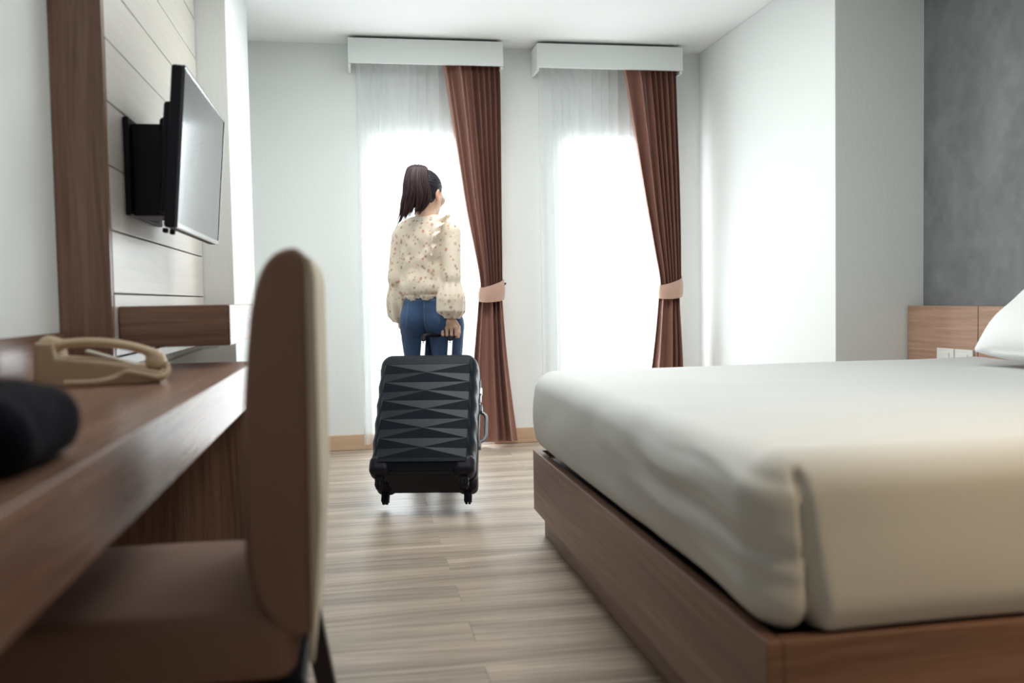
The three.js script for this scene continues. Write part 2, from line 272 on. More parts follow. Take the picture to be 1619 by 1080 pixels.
//        y      left   right  fold  evenness
drape([[2.40, 0.556, 0.914, 0.036, 0], [2.06, 0.603, 0.914, 0.037, 0.05], [1.56, 0.672, 0.913, 0.037, 0.15], [1.22, 0.733, 0.912, 0.034, 0.3], [1.02, 0.764, 0.911, 0.028, 0.5], [0.90, 0.758, 0.916, 0.028, 0.5], [0.60, 0.728, 0.937, 0.037, 0.35], [0.30, 0.700, 0.968, 0.039, 0.3], [0.03, 0.680, 1.000, 0.039, 0.3]], 2, 'brown satin drape tied back beside the standing woman');
drape([[2.40, 1.690, 2.050, 0.036, 0], [2.06, 1.744, 2.056, 0.037, 0.05], [1.62, 1.815, 2.064, 0.037, 0.15], [1.24, 1.884, 2.069, 0.034, 0.3], [1.02, 1.925, 2.072, 0.028, 0.5], [0.90, 1.924, 2.076, 0.028, 0.5], [0.60, 1.893, 2.094, 0.037, 0.35], [0.30, 1.855, 2.110, 0.039, 0.3], [0.03, 1.825, 2.125, 0.039, 0.3]], 9, 'brown satin drape tied back next to the right white pillar');

/* ---------------------------------------------------------------- slatted panel, shelf, television */
{
  const x1 = -0.66, z0 = -4.262, z1 = -2.72, t = thing('slatted_panel', 'off-white slatted wall panel with dark wood end behind the television', 'panel', [R.left, 0.745, (z0 + z1) / 2]);
  const lx = (x) => x - R.left, ly = (y) => y - 0.745, zc = (z0 + z1) / 2, lz = (z) => z - zc;
  obj('backing_board', bx(0.001, lx(x1) - 0.016, 0, ly(R.top) - 0.002, lz(z0), lz(z1)), std({ color: new THREE.Color(0.06, 0.045, 0.04), roughness: 0.8 }), t);
  const rnd = rng(5), mats = [0, 1, 2, 3].map(() => woodMat(wSlat, 0.33, rnd(), rnd(), 0.93 + 0.1 * rnd()));
  const ys = [0.745, 0.7785, 0.956, 1.133, 1.312, 1.489, 1.664, 1.832, 2.0, 2.174, 2.35, 2.498];
  for (let i = 0; i + 1 < ys.length; i++) { const m = obj('plank', woodUV(rb(lx(x1) - 0.0155, lx(x1) + (i % 2 ? 0.0006 : 0), ly(ys[i]) + 0.002, ly(ys[i + 1]) - 0.002, lz(z0), lz(z1) + 0.003, 0.002, 1), 'z'), mats[i % 4], t); m.name = 'plank'; }
  const e = obj('end_board', woodUV(rb(0.001, lx(x1) - 0.002, 0, ly(R.top) - 0.002, lz(z1) + 0.0035, lz(z1) + 0.026, 0.002, 1), 'y'), M.dark, t); e.userData.label = 'dark brown wood end board';
}
{
  const t = thing('wall_shelf', 'thick dark wood shelf box below the television', 'shelf', [-0.66, 0.802, -3.3]);
  obj('shelf_box', woodUV(rb(0.003, 0.302, 0, 0.118, -0.9, 0.555, 0.003, 1), 'x'), M.dark, t);
  obj('shelf_front', woodUV(rb(0.3025, 0.306, 0.001, 0.117, -0.899, 0.555, 0.001, 1), 'z'), M.desk, t);
}
{
  // wall-mounted television, tilted a little downwards, facing the bed
  const t = thing('television', 'flat black television on a bracket over the wood shelf', 'television', [-0.485, 1.38, -3.21]); t.rotation.z = -0.08;
  const w = 0.82, h = 0.47;
  obj('casing', rb(-0.036, -0.003, -h / 2, h / 2, -w / 2, w / 2, 0.008, 3), M.black, t);
  obj('bezel', merge([rb(-0.006, 0.004, -h / 2, -h / 2 + 0.016, -w / 2, w / 2, 0.003, 1), rb(-0.006, 0.004, h / 2 - 0.010, h / 2, -w / 2, w / 2, 0.003, 1), rb(-0.006, 0.004, -h / 2 + 0.012, h / 2 - 0.008, -w / 2, -w / 2 + 0.010, 0.003, 1), rb(-0.006, 0.004, -h / 2 + 0.012, h / 2 - 0.008, w / 2 - 0.010, w / 2, 0.003, 1)]), std({ color: new THREE.Color(0.02, 0.02, 0.035), roughness: 0.2, clearcoat: 1, clearcoatRoughness: 0.1 }), t);
  obj('screen', bx(-0.0028, 0.0015, -h / 2 + 0.014, h / 2 - 0.008, -w / 2 + 0.008, w / 2 - 0.008), std({ color: new THREE.Color(0.03, 0.03, 0.035), roughness: 0.12, ior: 1.9, specularIntensity: 1 }), t);
  obj('back_cover', merge([rb(-0.065, -0.034, -0.19, 0.14, -0.33, 0.35, 0.012, 3), rb(-0.085, -0.06, -0.17, 0.10, -0.28, 0.30, 0.012, 3)]), M.black, t);
  obj('feet', merge([rb(-0.045, -0.03, -h / 2 - 0.012, -h / 2 + 0.004, 0.25, 0.27, 0.003, 1), rb(-0.06, -0.045, -h / 2 - 0.01, -h / 2 + 0.004, 0.28, 0.30, 0.003, 1)]), M.black, t);
  const br = obj('bracket', merge([rb(-0.174, -0.158, -0.19, 0.10, -0.12, 0.33, 0.003, 1), rb(-0.16, -0.07, -0.19, 0.085, 0.13, 0.30, 0.006, 2), rb(-0.165, -0.08, 0.03, 0.08, -0.06, 0.12, 0.004, 1), rb(-0.165, -0.08, -0.15, -0.10, -0.06, 0.12, 0.004, 1), rb(-0.10, -0.08, -0.15, 0.09, -0.16, 0.2, 0.004, 1)]), M.black, t);
  br.rotation.z = 0.08;
}

/* ---------------------------------------------------------------- desk and what lies on it */
{
  const x0 = R.left, x1 = -0.312, z0 = -2.99, z1 = -0.25, t = thing('desk', 'long brown wood wall desk with thick front edge', 'desk', [x0, 0, (z0 + z1) / 2]);
  const h = (z1 - z0) / 2, w = x1 - x0;
  obj('desktop', woodUV(rb(0.002, w, 0.62, 0.74, -h, h, 0.0025, 2), 'z'), M.desk, t);
  obj('side_panel', woodUV(rb(0.004, w - 0.03, 0.001, 0.619, -h + 0.01, -h + 0.035, 0.002, 1), 'y'), M.dark, t);
  obj('side_panel', woodUV(rb(0.004, w - 0.03, 0.001, 0.619, h - 0.035, h - 0.01, 0.002, 1), 'y'), M.dark, t);
  obj('back_panel', woodUV(bx(0.003, 0.02, 0.001, 0.619, -h + 0.036, h - 0.036), 'z'), M.dark, t);
  obj('backsplash', woodUV(rb(0.002, 0.018, 0.7405, 0.852, -2.69 - (z0 + z1) / 2, h, 0.002, 1), 'z'), M.desk, t);
}
{
  // beige desk telephone: wedge body, handset on top, coiled cord
  const t = thing('desk_telephone', 'beige corded desk telephone beside the backsplash', 'telephone', [-0.585, 0.7405, -2.30]); t.rotation.y = 0.10; t.scale.setScalar(0.95);
  const plastic = std({ color: hex(196, 172, 142), roughness: 0.32 }), plastic2 = std({ color: hex(182, 158, 130), roughness: 0.35 });
  const s = new THREE.Shape(); s.moveTo(-0.13, 0.004); s.lineTo(0.13, 0.004); s.lineTo(0.135, 0.022); s.quadraticCurveTo(0.02, 0.052, -0.102, 0.062); s.lineTo(-0.108, 0.098); s.lineTo(-0.136, 0.100); s.lineTo(-0.14, 0.02); s.closePath();
  const body = new THREE.ExtrudeGeometry(s, { depth: 0.15, bevelEnabled: true, bevelSize: 0.006, bevelThickness: 0.006, bevelSegments: 3, curveSegments: 16 }).translate(0, 0, -0.075); obj('body', body, plastic2, t);
  const handset = surface((x, y, z) => {
    const c = (q) => 0.092 + 0.022 * (1 - (q / 0.13) ** 2) - 0.13 * (q + 0.13) * 0.75;
    const X = clamp(x, -0.125, 0.125); let d = len(x - X, (y - c(X)) * 1.15, (z - 0.03) * 0.62) - 0.0135;
    d = smin(d, ell(x, y, z, [-0.118, 0.098, 0.03], [0.026, 0.024, 0.03]), 0.015); d = smin(d, ell(x, y, z, [0.122, 0.05, 0.03], [0.026, 0.022, 0.03]), 0.015); return d * 0.8;
  }, [-0.17, 0, -0.03], [0.17, 0.15, 0.09], 0.004); obj('handset', handset, plastic, t);
  obj('keypad', rb(-0.05, 0.09, -0.003, 0.003, -0.05, -0.01, 0.002, 1).rotateZ(-0.32).translate(0.0, 0.064, 0.0), std({ color: hex(205, 200, 186), roughness: 0.4 }), t);
  obj('dark_base', rb(-0.13, 0.12, 0, 0.014, -0.06, 0.06, 0.003, 1), M.black, t).name = 'base';
  // coil along a curve
  const path = new THREE.CatmullRomCurve3([V(-0.07, 0.011, 0.13), V(0.0, 0.011, 0.125), V(0.04, 0.02, 0.105), V(0.06, 0.03, 0.10), V(0.1, 0.022, 0.10), V(0.135, 0.014, 0.085), V(0.15, 0.03, 0.05), V(0.145, 0.045, 0.035)]), pts = [];
  const N = 1500, turns = 62; for (let i = 0; i <= N; i++) { const p = path.getPointAt(i / N), tg = path.getTangentAt(i / N), a = i / N * turns * 2 * Math.PI, u = V(0, 1, 0).cross(tg).normalize(), w = tg.clone().cross(u); pts.push(p.add(u.multiplyScalar(0.0065 * Math.cos(a))).add(w.multiplyScalar(0.0065 * Math.sin(a)))); }
  obj('coiled_cord', new THREE.TubeGeometry(new THREE.CatmullRomCurve3(pts), N, 0.0024, 5), plastic, t);
  obj('wall_cable', tube([[0.1, 0.03, -0.07], [0.17, 0.055, -0.1], [0.22, 0.07, -0.16], [0.26, 0.07, -0.24]], 0.0016, 24, 6), M.black, t).name = 'cable';
}
{
  // soft black bag slumped on the near end of the desk
  const f = (x, y, z) => { let d = rbox(x, y, z, [0, 0.042, 0], [0.125, 0.042, 0.115], 0.038); d = smin(d, ell(x, y, z, [-0.02, 0.05, -0.02], [0.12, 0.048, 0.10]), 0.04); return d + 0.012 * (fbm(x * 16, y * 16, z * 16, 3) - 0.5); };
  const t = thing('black_bag', 'soft black bag slumped on the near end of the desk', 'bag', [-0.462, 0.7405, -1.12]);
  obj('bag_body', surface((x, y, z) => Math.max(f(x, y, z), -y + 0.0005), [-0.17, -0.01, -0.16], [0.17, 0.15, 0.16], 0.006), std({ color: new THREE.Color(0.007, 0.006, 0.012), roughness: 0.9, specularIntensity: 0.3 }), t);
  obj('strap', tube([[-0.1, 0.07, 0.02], [-0.06, 0.095, 0.0], [0.0, 0.10, -0.02], [0.06, 0.09, -0.03], [0.1, 0.07, -0.02]], 0.006, 40, 8), M.black, t);
}

/* ---------------------------------------------------------------- chair */
{
  const t = thing('upholstered_chair', 'beige upholstered high-back chair pulled up to the desk', 'chair', [-0.30, 0, -1.56]);
  const fabBump = texture(256, 256, (u, v) => { const g = 0.5 + 0.25 * Math.sin(u * 2 * Math.PI * 64) * Math.sin(v * 2 * Math.PI * 64) + 0.25 * (hash3(u * 256, v * 256, 3) - 0.5); return [g, g, g]; }, false); fabBump.repeat.set(6, 6);
  const fab = std({ color: hex(156, 122, 106), roughness: 0.85, sheen: 0.35, sheenColor: new THREE.Color(0.9, 0.8, 0.7), sheenRoughness: 0.5, bumpMap: fabBump, bumpScale: 0.0006 });
  const fab2 = std({ color: hex(226, 214, 190), roughness: 0.85, sheen: 0.3, bumpMap: fabBump, bumpScale: 0.0006 });
  const lx = (x) => x + 0.30, W = 0.23;
  const s = new THREE.Shape(); s.moveTo(lx(-0.085), 0.452); s.bezierCurveTo(lx(-0.12), 0.452, lx(-0.148), 0.50, lx(-0.150), 0.57); s.bezierCurveTo(lx(-0.152), 0.68, lx(-0.148), 0.78, lx(-0.138), 0.87); s.bezierCurveTo(lx(-0.13), 0.95, lx(-0.115), 0.985, lx(-0.085), 0.987); s.bezierCurveTo(lx(-0.075), 0.985, lx(-0.074), 0.972, lx(-0.075), 0.95); s.closePath();
  const ext = (sh, depth, b) => new THREE.ExtrudeGeometry(sh, { depth: depth - 2 * b, bevelEnabled: true, bevelSize: b, bevelThickness: b, bevelSegments: 5, curveSegments: 24 }).translate(0, 0, -(depth - 2 * b) / 2);
  obj('backrest', ext(s, 2 * W, 0.012), fab, t);
  const bk = new THREE.Shape(); bk.moveTo(lx(-0.0725), 0.40); bk.lineTo(lx(-0.0725), 0.955); bk.quadraticCurveTo(lx(-0.0735), 0.985, lx(-0.064), 0.982); bk.quadraticCurveTo(lx(-0.058), 0.97, lx(-0.058), 0.94); bk.lineTo(lx(-0.058), 0.62); bk.lineTo(lx(-0.074), 0.40); bk.closePath();
  const bp = obj('back_panel', ext(bk, 2 * W - 0.006, 0.004), fab2, t); bp.userData.label = 'pale cream fabric back panel';
  obj('piping', tube([[lx(-0.075), 0.45, W - 0.004], [lx(-0.073), 0.7, W - 0.003], [lx(-0.073), 0.93, W - 0.004], [lx(-0.078), 0.982, W - 0.012]], 0.004, 40, 8), fab, t);
  const seat = surface((x, y, z) => { let d = rbox(x, y, z, [lx(-0.335), 0.425, 0], [0.24, 0.052, W], 0.03); return d - 0.012 * Math.exp(-((x - lx(-0.36)) ** 2 / 0.03 + z * z / 0.03)) * smooth(0.4, 0.47, y); }, [lx(-0.60), 0.36, -W - 0.03], [lx(-0.06), 0.52, W + 0.03], 0.01);
  obj('seat', seat, fab, t);
  obj('seat_rail', rb(lx(-0.56), lx(-0.085), 0.345, 0.375, -W + 0.012, W - 0.012, 0.004, 1), M.black, t);
  const legM = std({ color: new THREE.Color(0.03, 0.02, 0.02), roughness: 0.4 });
  for (const z of [-W + 0.03, W - 0.03]) for (const [xa, xb] of [[-0.10, -0.035], [-0.535, -0.545]]) obj('leg', sheet(4, 1, (u, v) => { const k = Math.round(u * 4) % 4, r = mix(0.02, 0.014, v), q = [[-1, -1], [1, -1], [1, 1], [-1, 1]][k]; return [lx(mix(xa, xb, v)) + q[0] * r, mix(0.40, 0.0, v), z + q[1] * r]; }), legM, t).geometry = (() => { const a = lx(xa), b = lx(xb); const g = new THREE.CylinderGeometry(0.028, 0.02, 0.352, 4, 1).rotateY(Math.PI / 4).toNonIndexed(); const p = g.attributes.position; for (let i = 0; i < p.count; i++) { const v = 0.5 - p.getY(i) / 0.352; p.setXYZ(i, p.getX(i) + mix(a, b, v), p.getY(i) + 0.176, p.getZ(i) + z); } g.computeVertexNormals(); return g; })();
}

/* ---------------------------------------------------------------- bed */
const BED = { x0: 0.672, x1: 2.60, z0: -3.49, z1: -1.43 };
{
  const t = thing('bed_frame', 'brown wood platform bed base on a recessed plinth', 'bed', [(BED.x0 + BED.x1) / 2, 0, (BED.z0 + BED.z1) / 2]);
  const hx = (BED.x1 - BED.x0) / 2, hz = (BED.z1 - BED.z0) / 2, b = 0.03;
  obj('foot_board', woodUV(rb(-hx, -hx + b, 0.10, 0.334, -hz, hz, 0.003, 2), 'z'), M.bedWood, t);
  obj('side_board', woodUV(rb(-hx + b + 0.0005, hx, 0.10, 0.334, hz - b, hz, 0.003, 2), 'x'), M.bedWood, t);
  obj('side_board', woodUV(rb(-hx + b + 0.0005, hx, 0.10, 0.334, -hz, -hz + b, 0.003, 2), 'x'), M.bedWood, t);
  obj('platform', bx(-hx + b + 0.001, hx - 0.002, 0.27, 0.31, -hz + b + 0.001, hz - b - 0.001), M.black, t);
  obj('plinth', woodUV(rb(-hx + 0.035, hx - 0.03, 0.001, 0.105, -hz + 0.035, hz - 0.035, 0.002, 1), 'z'), M.bedWood, t);
}
{
  const t = thing('mattress', 'thick mattress under a tucked white sheet with folded corner', 'mattress', [(BED.x0 + BED.x1) / 2, 0.3350, (BED.z0 + BED.z1) / 2]);
  const hx = (BED.x1 - BED.x0) / 2 - 0.006, hz = (BED.z1 - BED.z0) / 2 - 0.02, top = 0.312;
  const f = (x, y, z) => {
    let d = rbox(x, y, z, [0, top / 2, 0], [hx, top / 2, hz], 0.07);
    const foot = smooth(-hx + 0.12, -hx - 0.01, x), near = smooth(hz - 0.10, hz, z), up = smooth(0.0, top, y);
    // sheet bulges over the wood between tuck and shoulder
    d -= 0.020 * (foot + near * (1 - foot)) * Math.sin(Math.PI * clamp(y / top)) + 0.010 * near * smooth(-hx, -hx + 0.05, x);
    // diagonal pull folds on the foot end, strongest towards the folded corner
    const s = (z + hz) / (2 * hz), q = y * 0.9 - (hz - z) * (0.06 + 0.10 * smooth(0.5, 0, hz - z));
    d += foot * smooth(0.25, 1, s) * 0.010 * (noise(q * 24, (hz - z) * 2.2, 3) - 0.5) * 2 * smooth(top, top * 0.75, y);
    d += foot * smooth(0.45, 1, s) * 0.007 * (noise(q * 58, (hz - z) * 4, 13) - 0.5) * smooth(top, top * 0.8, y); d += foot * 0.006 * (noise(z * 5 + y * 3, y * 9 - z * 2, 5) - 0.5);
    // ripples on top and near side
    d += 0.006 * up * (noise(x * 2.4 + z * 1.2, z * 7 - x * 1.5, 9) - 0.5) + 0.012 * (noise(x * 1.6, z * 1.6, 15) - 0.5) * up + near * 0.012 * (noise(x * 3, y * 6, 21) - 0.5);
    // the folded corner: a deep crease, and the flap flaring out below
    const cx = x - (-hx + 0.055 + 0.03 * (1 - y / top)), edge = near * smooth(top - 0.015, top - 0.06, y);
    d += edge * 0.034 * Math.exp(-((cx / 0.009) ** 2));
    d -= near * smooth(0, 0.03, cx) * 0.022 * smooth(0.2, 0.0, y) * smooth(0.8, 0.1, cx);
    return d * 0.8;
  };
  const sheetM = std({ color: new THREE.Color(0.61, 0.625, 0.615), roughness: 0.75, sheen: 0.25, sheenRoughness: 0.5 });
  obj('sheet', surface((x, y, z) => Math.max(f(x, y, z), -y + 0.0005), [-hx - 0.08, -0.02, -hz - 0.08], [hx + 0.06, top + 0.05, hz + 0.09], 0.0105), sheetM, t);
}
M.pillow = std({ color: new THREE.Color(0.85, 0.86, 0.86), roughness: 0.8, sheen: 0.2 });
{
  const geo = (seed) => surface((x, y, z) => { const px = Math.abs(y) / 0.24, pz = Math.abs(z) / 0.37, e = clamp(1 - Math.pow(px, 3.2)) * clamp(1 - Math.pow(pz, 3.4)); const h = 0.095 * Math.pow(Math.max(e, 0), 0.55); const b = Math.max(px - 1, pz - 1) * 0.24; return Math.max(Math.abs(x) - h - 0.004, b) * 0.6 + 0.01 * (noise(y * 9, z * 6, seed) - 0.5); }, [-0.14, -0.28, -0.42], [0.14, 0.28, 0.42], 0.011);
  for (const [z, seed, label] of [[-2.72, 3, 'white bed pillow leaning on the headboard nearer the window'], [-1.97, 8, 'white bed pillow leaning on the headboard farther from the window']]) {
    const t = thing('pillow', label, 'pillow', [2.455, 0.655, z], 'bed pillows'); const m = obj('pillow_case', geo(seed), M.pillow, t); m.rotation.z = -0.85; m.position.set(0, 0.195, 0);
  }
}
{
  const t = thing('headboard', 'light brown wood headboard panels fixed to the grey wall', 'headboard', [R.right, 0, -2.46]);
  const panels = [[-4.04, -3.535], [-3.53, -2.46], [-2.455, -1.385], [-1.38, -0.88]];
  panels.forEach(([a, b], i) => { obj('panel', woodUV(rb(-0.09, -0.001, 0.02, 0.855, a + 2.46, b + 2.46, 0.002, 1), 'z'), M.head, t).name = 'panel'; });
  for (const [z, label] of [[-3.742, 'white switch plate on the headboard, nearer the white pillar'], [-3.615, 'white switch plate on the headboard, nearer the panel seam']]) {
    const p = thing('switch_plate', label, 'switch', [R.right - 0.0905, 0.625, z], 'switch plates on the headboard');
    obj('plate', rb(-0.009, 0, -0.04, 0.04, -0.06, 0.06, 0.003, 2), M.white, p); obj('rocker', rb(-0.013, -0.0085, -0.022, 0.022, -0.03, 0.03, 0.002, 1), M.white, p);
  }
}

/* ---------------------------------------------------------------- suitcase */
{
  const t = thing('suitcase', 'dark hard-shell trolley suitcase with faceted ribs tilted on its wheels', 'suitcase', [0.298, 0, -4.06]);
  t.rotation.order = 'YXZ'; t.rotation.set(-0.62, -0.215, 0);
  const w = 0.455, L = 0.60, y0 = 0.062, D = 0.27, zf = 0.255, cr = 0.06;
  const shell = std({ color: new THREE.Color(0.006, 0.010, 0.017), roughness: 0.42, specularIntensity: 0.4 });
  // outline of the case (rounded rectangle), as points with a share of the way along
  const outline = (n, inset) => { const s = []; const hw = w / 2 - inset, r = Math.max(cr - inset, 0.008), yb = y0 + inset, yt = y0 + L - inset; const P = new THREE.Path(); P.moveTo(-hw + r, yb); P.lineTo(hw - r, yb); P.absarc(hw - r, yb + r, r, -Math.PI / 2, 0); P.lineTo(hw, yt - r); P.absarc(hw - r, yt - r, r, 0, Math.PI / 2); P.lineTo(-hw + r, yt); P.absarc(-hw + r, yt - r, r, Math.PI / 2, Math.PI); P.lineTo(-hw, yb + r); P.absarc(-hw + r, yb + r, r, Math.PI, 1.5 * Math.PI); const pts = P.getSpacedPoints(n); return pts; };
  const N = 260, pa = y0 + 0.055, pb = y0 + L - 0.075, per = (pb - pa) / 5;
  const rib = (y) => { if (y < pa || y > pb) return 0; const q = ((y - pa) / per) % 1; return (Math.abs(q - 0.5) * 2 - 0.5); };
  const shellLoft = (levels, ribs) => { const rows = levels.map(([z, inset]) => outline(N, inset)); return sheet(N, levels.length - 1, (u, v) => { const j = Math.round(v * (levels.length - 1)), p = rows[j][Math.round(u * N) % (N + 1)], side = smooth(w / 2 - 0.03, w / 2 - 0.012, Math.abs(p.x)); return [p.x + Math.sign(p.x) * side * ribs * levels[j][2] * rib(p.y), p.y, levels[j][0]]; }, true); };
  const cap2 = (z, inset, name) => { const s = new THREE.Shape(outline(120, inset)); return new THREE.ShapeGeometry(s).translate(0, 0, z); };
  const zip0 = 0.115, zip1 = 0.135;
  obj('front_shell', merge([shellLoft([[zip1, 0.004, 0], [zip1 + 0.004, 0, 0.2], [0.17, 0, 1], [0.20, 0.001, 1], [0.222, 0.004, 1], [0.238, 0.010, 1], [0.249, 0.02, 0.6], [zf, 0.036, 0.2]], 0.006), cap2(zf, 0.036)]), shell, t);
  obj('back_shell', merge([shellLoft([[zip0, 0.004, 0], [zip0 - 0.004, 0, 0.2], [0.05, 0, 0], [0.025, 0.004, 0], [0.008, 0.016, 0], [0.0, 0.036, 0]], 0.0), cap2(0, 0.036)]), shell, t);
  obj('zipper_band', shellLoft([[zip0, 0.0035, 0], [zip1, 0.0035, 0]], 0), M.rubber, t);
  const ring = (z, r) => { const p = outline(120, 0.001).slice(0, -1).map((q) => [q.x, q.y, z]); return tube(p, r, 240, 6, true); };
  obj('zipper', ring(0.1245, 0.0032), M.rubber, t); obj('piping', merge([ring(zip0 - 0.002, 0.0028), ring(zip1 + 0.003, 0.0028)]), shell, t);
  // faceted front: triangles that rise and fall across the panel
  { const hw = w / 2 - 0.036, a = 0.0085, z = zf + 0.001, tri = []; const q = (A, B, C) => tri.push(...A, ...B, ...C);
    for (let k = 0; k < 5; k++) { const ya = pb - k * per, yc = ya - per * 0.5, yb = ya - per; const A = [-hw, ya, z + a], B = [hw, ya, z + a], C = [0, yc, z + 2 * a], Dd = [-hw, yc, z], E2 = [hw, yc, z], F = [-hw, yb, z + a], G = [hw, yb, z + a];
      q(A, C, B); q(F, G, C); q(A, Dd, C); q(Dd, F, C); q(B, C, E2); q(E2, C, G); }
    const g = new THREE.BufferGeometry(); g.setAttribute('position', new THREE.Float32BufferAttribute(tri, 3)); g.computeVertexNormals();
    const top = rb(-hw, hw, pb - 0.001, pb + 0.028, zf - 0.004, z + a, 0.003, 1), bot = rb(-hw, hw, pa - 0.018, pa + 0.001, zf - 0.004, z + a, 0.003, 1);
    const skirt = []; const hwv = hw; const sideQ = (A, B, C, Dq) => { skirt.push(...A, ...B, ...C, ...A, ...C, ...Dq); };
    for (const s of [-1, 1]) for (let k = 0; k < 5; k++) { const ya = pb - k * per, yc = ya - per * 0.5, yb = ya - per, X = s * hwv, X2 = s * (hwv + 0.012); sideQ([X, ya, z + a], [X2, ya, zf - 0.006], [X2, yc, zf - 0.006], [X, yc, z]); sideQ([X, yc, z], [X2, yc, zf - 0.006], [X2, yb, zf - 0.006], [X, yb, z + a]); }
    const gs = new THREE.BufferGeometry(); gs.setAttribute('position', new THREE.Float32BufferAttribute(skirt, 3)); gs.computeVertexNormals();
    obj('facet_panel', merge([g, gs, top, bot]), shell, t).userData.label = 'front panel of crossing triangular facets'; }
  // corner guards and wheels
  const guard = (sx, sz) => surface((x, y, z) => { let d = rbox(x, y, z, [sx * (w / 2 - 0.045), y0 + 0.034, sz], [0.046, 0.046, 0.046], 0.03); return d; }, [sx * (w / 2 - 0.045) - 0.06, y0 - 0.02, sz - 0.056], [sx * (w / 2 - 0.045) + 0.06, y0 + 0.09, sz + 0.056], 0.005);
  for (const sx of [-1, 1]) for (const sz of [0.048, 0.215]) {
    obj('corner_guard', guard(sx, sz), M.black, t);
    const X = sx * (w / 2 - 0.043), y = sz < 0.1 ? 0.0 : 0.0;
    const wh = obj('wheel', merge([new THREE.CylinderGeometry(0.023, 0.023, 0.009, 20).rotateZ(Math.PI / 2).translate(-0.007, 0, 0), new THREE.CylinderGeometry(0.023, 0.023, 0.009, 20).rotateZ(Math.PI / 2).translate(0.007, 0, 0), new THREE.CylinderGeometry(0.013, 0.013, 0.026, 12).rotateZ(Math.PI / 2)]), M.rubber, t); wh.position.set(X, 0.0235, sz - 0.012);
    const fk = obj('wheel_fork', merge([rb(-0.017, 0.017, 0.03, 0.056, -0.02, 0.016, 0.004, 1), rb(-0.017, -0.0125, 0.012, 0.04, -0.02, 0.008, 0.002, 1), rb(0.0125, 0.017, 0.012, 0.04, -0.02, 0.008, 0.002, 1)]), M.black, t); fk.position.set(X, 0, sz - 0.006);
  }
  obj('base_tray', rb(-w / 2 + 0.07, w / 2 - 0.07, y0 - 0.008, y0 + 0.03, 0.03, 0.23, 0.008, 2), M.black, t);
  for (const y of [0.21, 0.545]) obj('side_foot', rb(-w / 2 - 0.014, -w / 2 + 0.004, y - 0.018, y + 0.018, 0.05, 0.09, 0.005, 2), M.black, t);
  // carry handle and zip pulls on the right side
  obj('side_handle', merge([tube([[w / 2 + 0.001, 0.28, 0.075], [w / 2 + 0.026, 0.30, 0.075], [w / 2 + 0.03, 0.36, 0.075], [w / 2 + 0.026, 0.42, 0.075], [w / 2 + 0.001, 0.44, 0.075]], 0.008, 40, 8), rb(w / 2 - 0.004, w / 2 + 0.012, 0.25, 0.285, 0.058, 0.092, 0.004, 1), rb(w / 2 - 0.004, w / 2 + 0.012, 0.435, 0.47, 0.058, 0.092, 0.004, 1)]), std({ color: new THREE.Color(0.25, 0.27, 0.29), roughness: 0.3, metalness: 0.6 }), t);
  obj('zip_pull', merge([rb(w / 2, w / 2 + 0.012, 0.50, 0.535, 0.115, 0.135, 0.003, 1), rb(w / 2 + 0.004, w / 2 + 0.010, 0.46, 0.50, 0.12, 0.13, 0.002, 1)]), M.chrome, t);
  // telescopic handle
  const hz = 0.042, bw = 0.066;
  for (const s of [-1, 1]) { const bar = obj('handle_bar', rb(s * bw - 0.011, s * bw + 0.011, 0.60, 0.868, hz - 0.006, hz + 0.006, 0.003, 2), std({ color: new THREE.Color(0.78, 0.80, 0.82), roughness: 0.4, metalness: 0.35 }), t); obj('bar_stop', new THREE.CylinderGeometry(0.003, 0.003, 0.003, 10).rotateX(Math.PI / 2).translate(s * bw, 0.845, hz + 0.0065), M.black, bar); }
  obj('handle_grip', surface((x, y, z) => { const X = clamp(x, -bw, bw); let d = len(x - X, y - 0.895 + 0.012 * (x / bw) ** 4, z - hz) - 0.0125; for (const s of [-1, 1]) d = smin(d, cap(x, y, z, [s * bw, 0.862, hz], [s * bw, 0.885, hz], 0.0125, 0.013), 0.012); return d; }, [-0.10, 0.83, 0.015], [0.10, 0.925, 0.07], 0.004), M.black, t);
  obj('handle_socket', rb(-bw - 0.025, bw + 0.025, y0 + L - 0.01, y0 + L + 0.012, hz - 0.015, hz + 0.015, 0.004, 2), M.black, t);
}

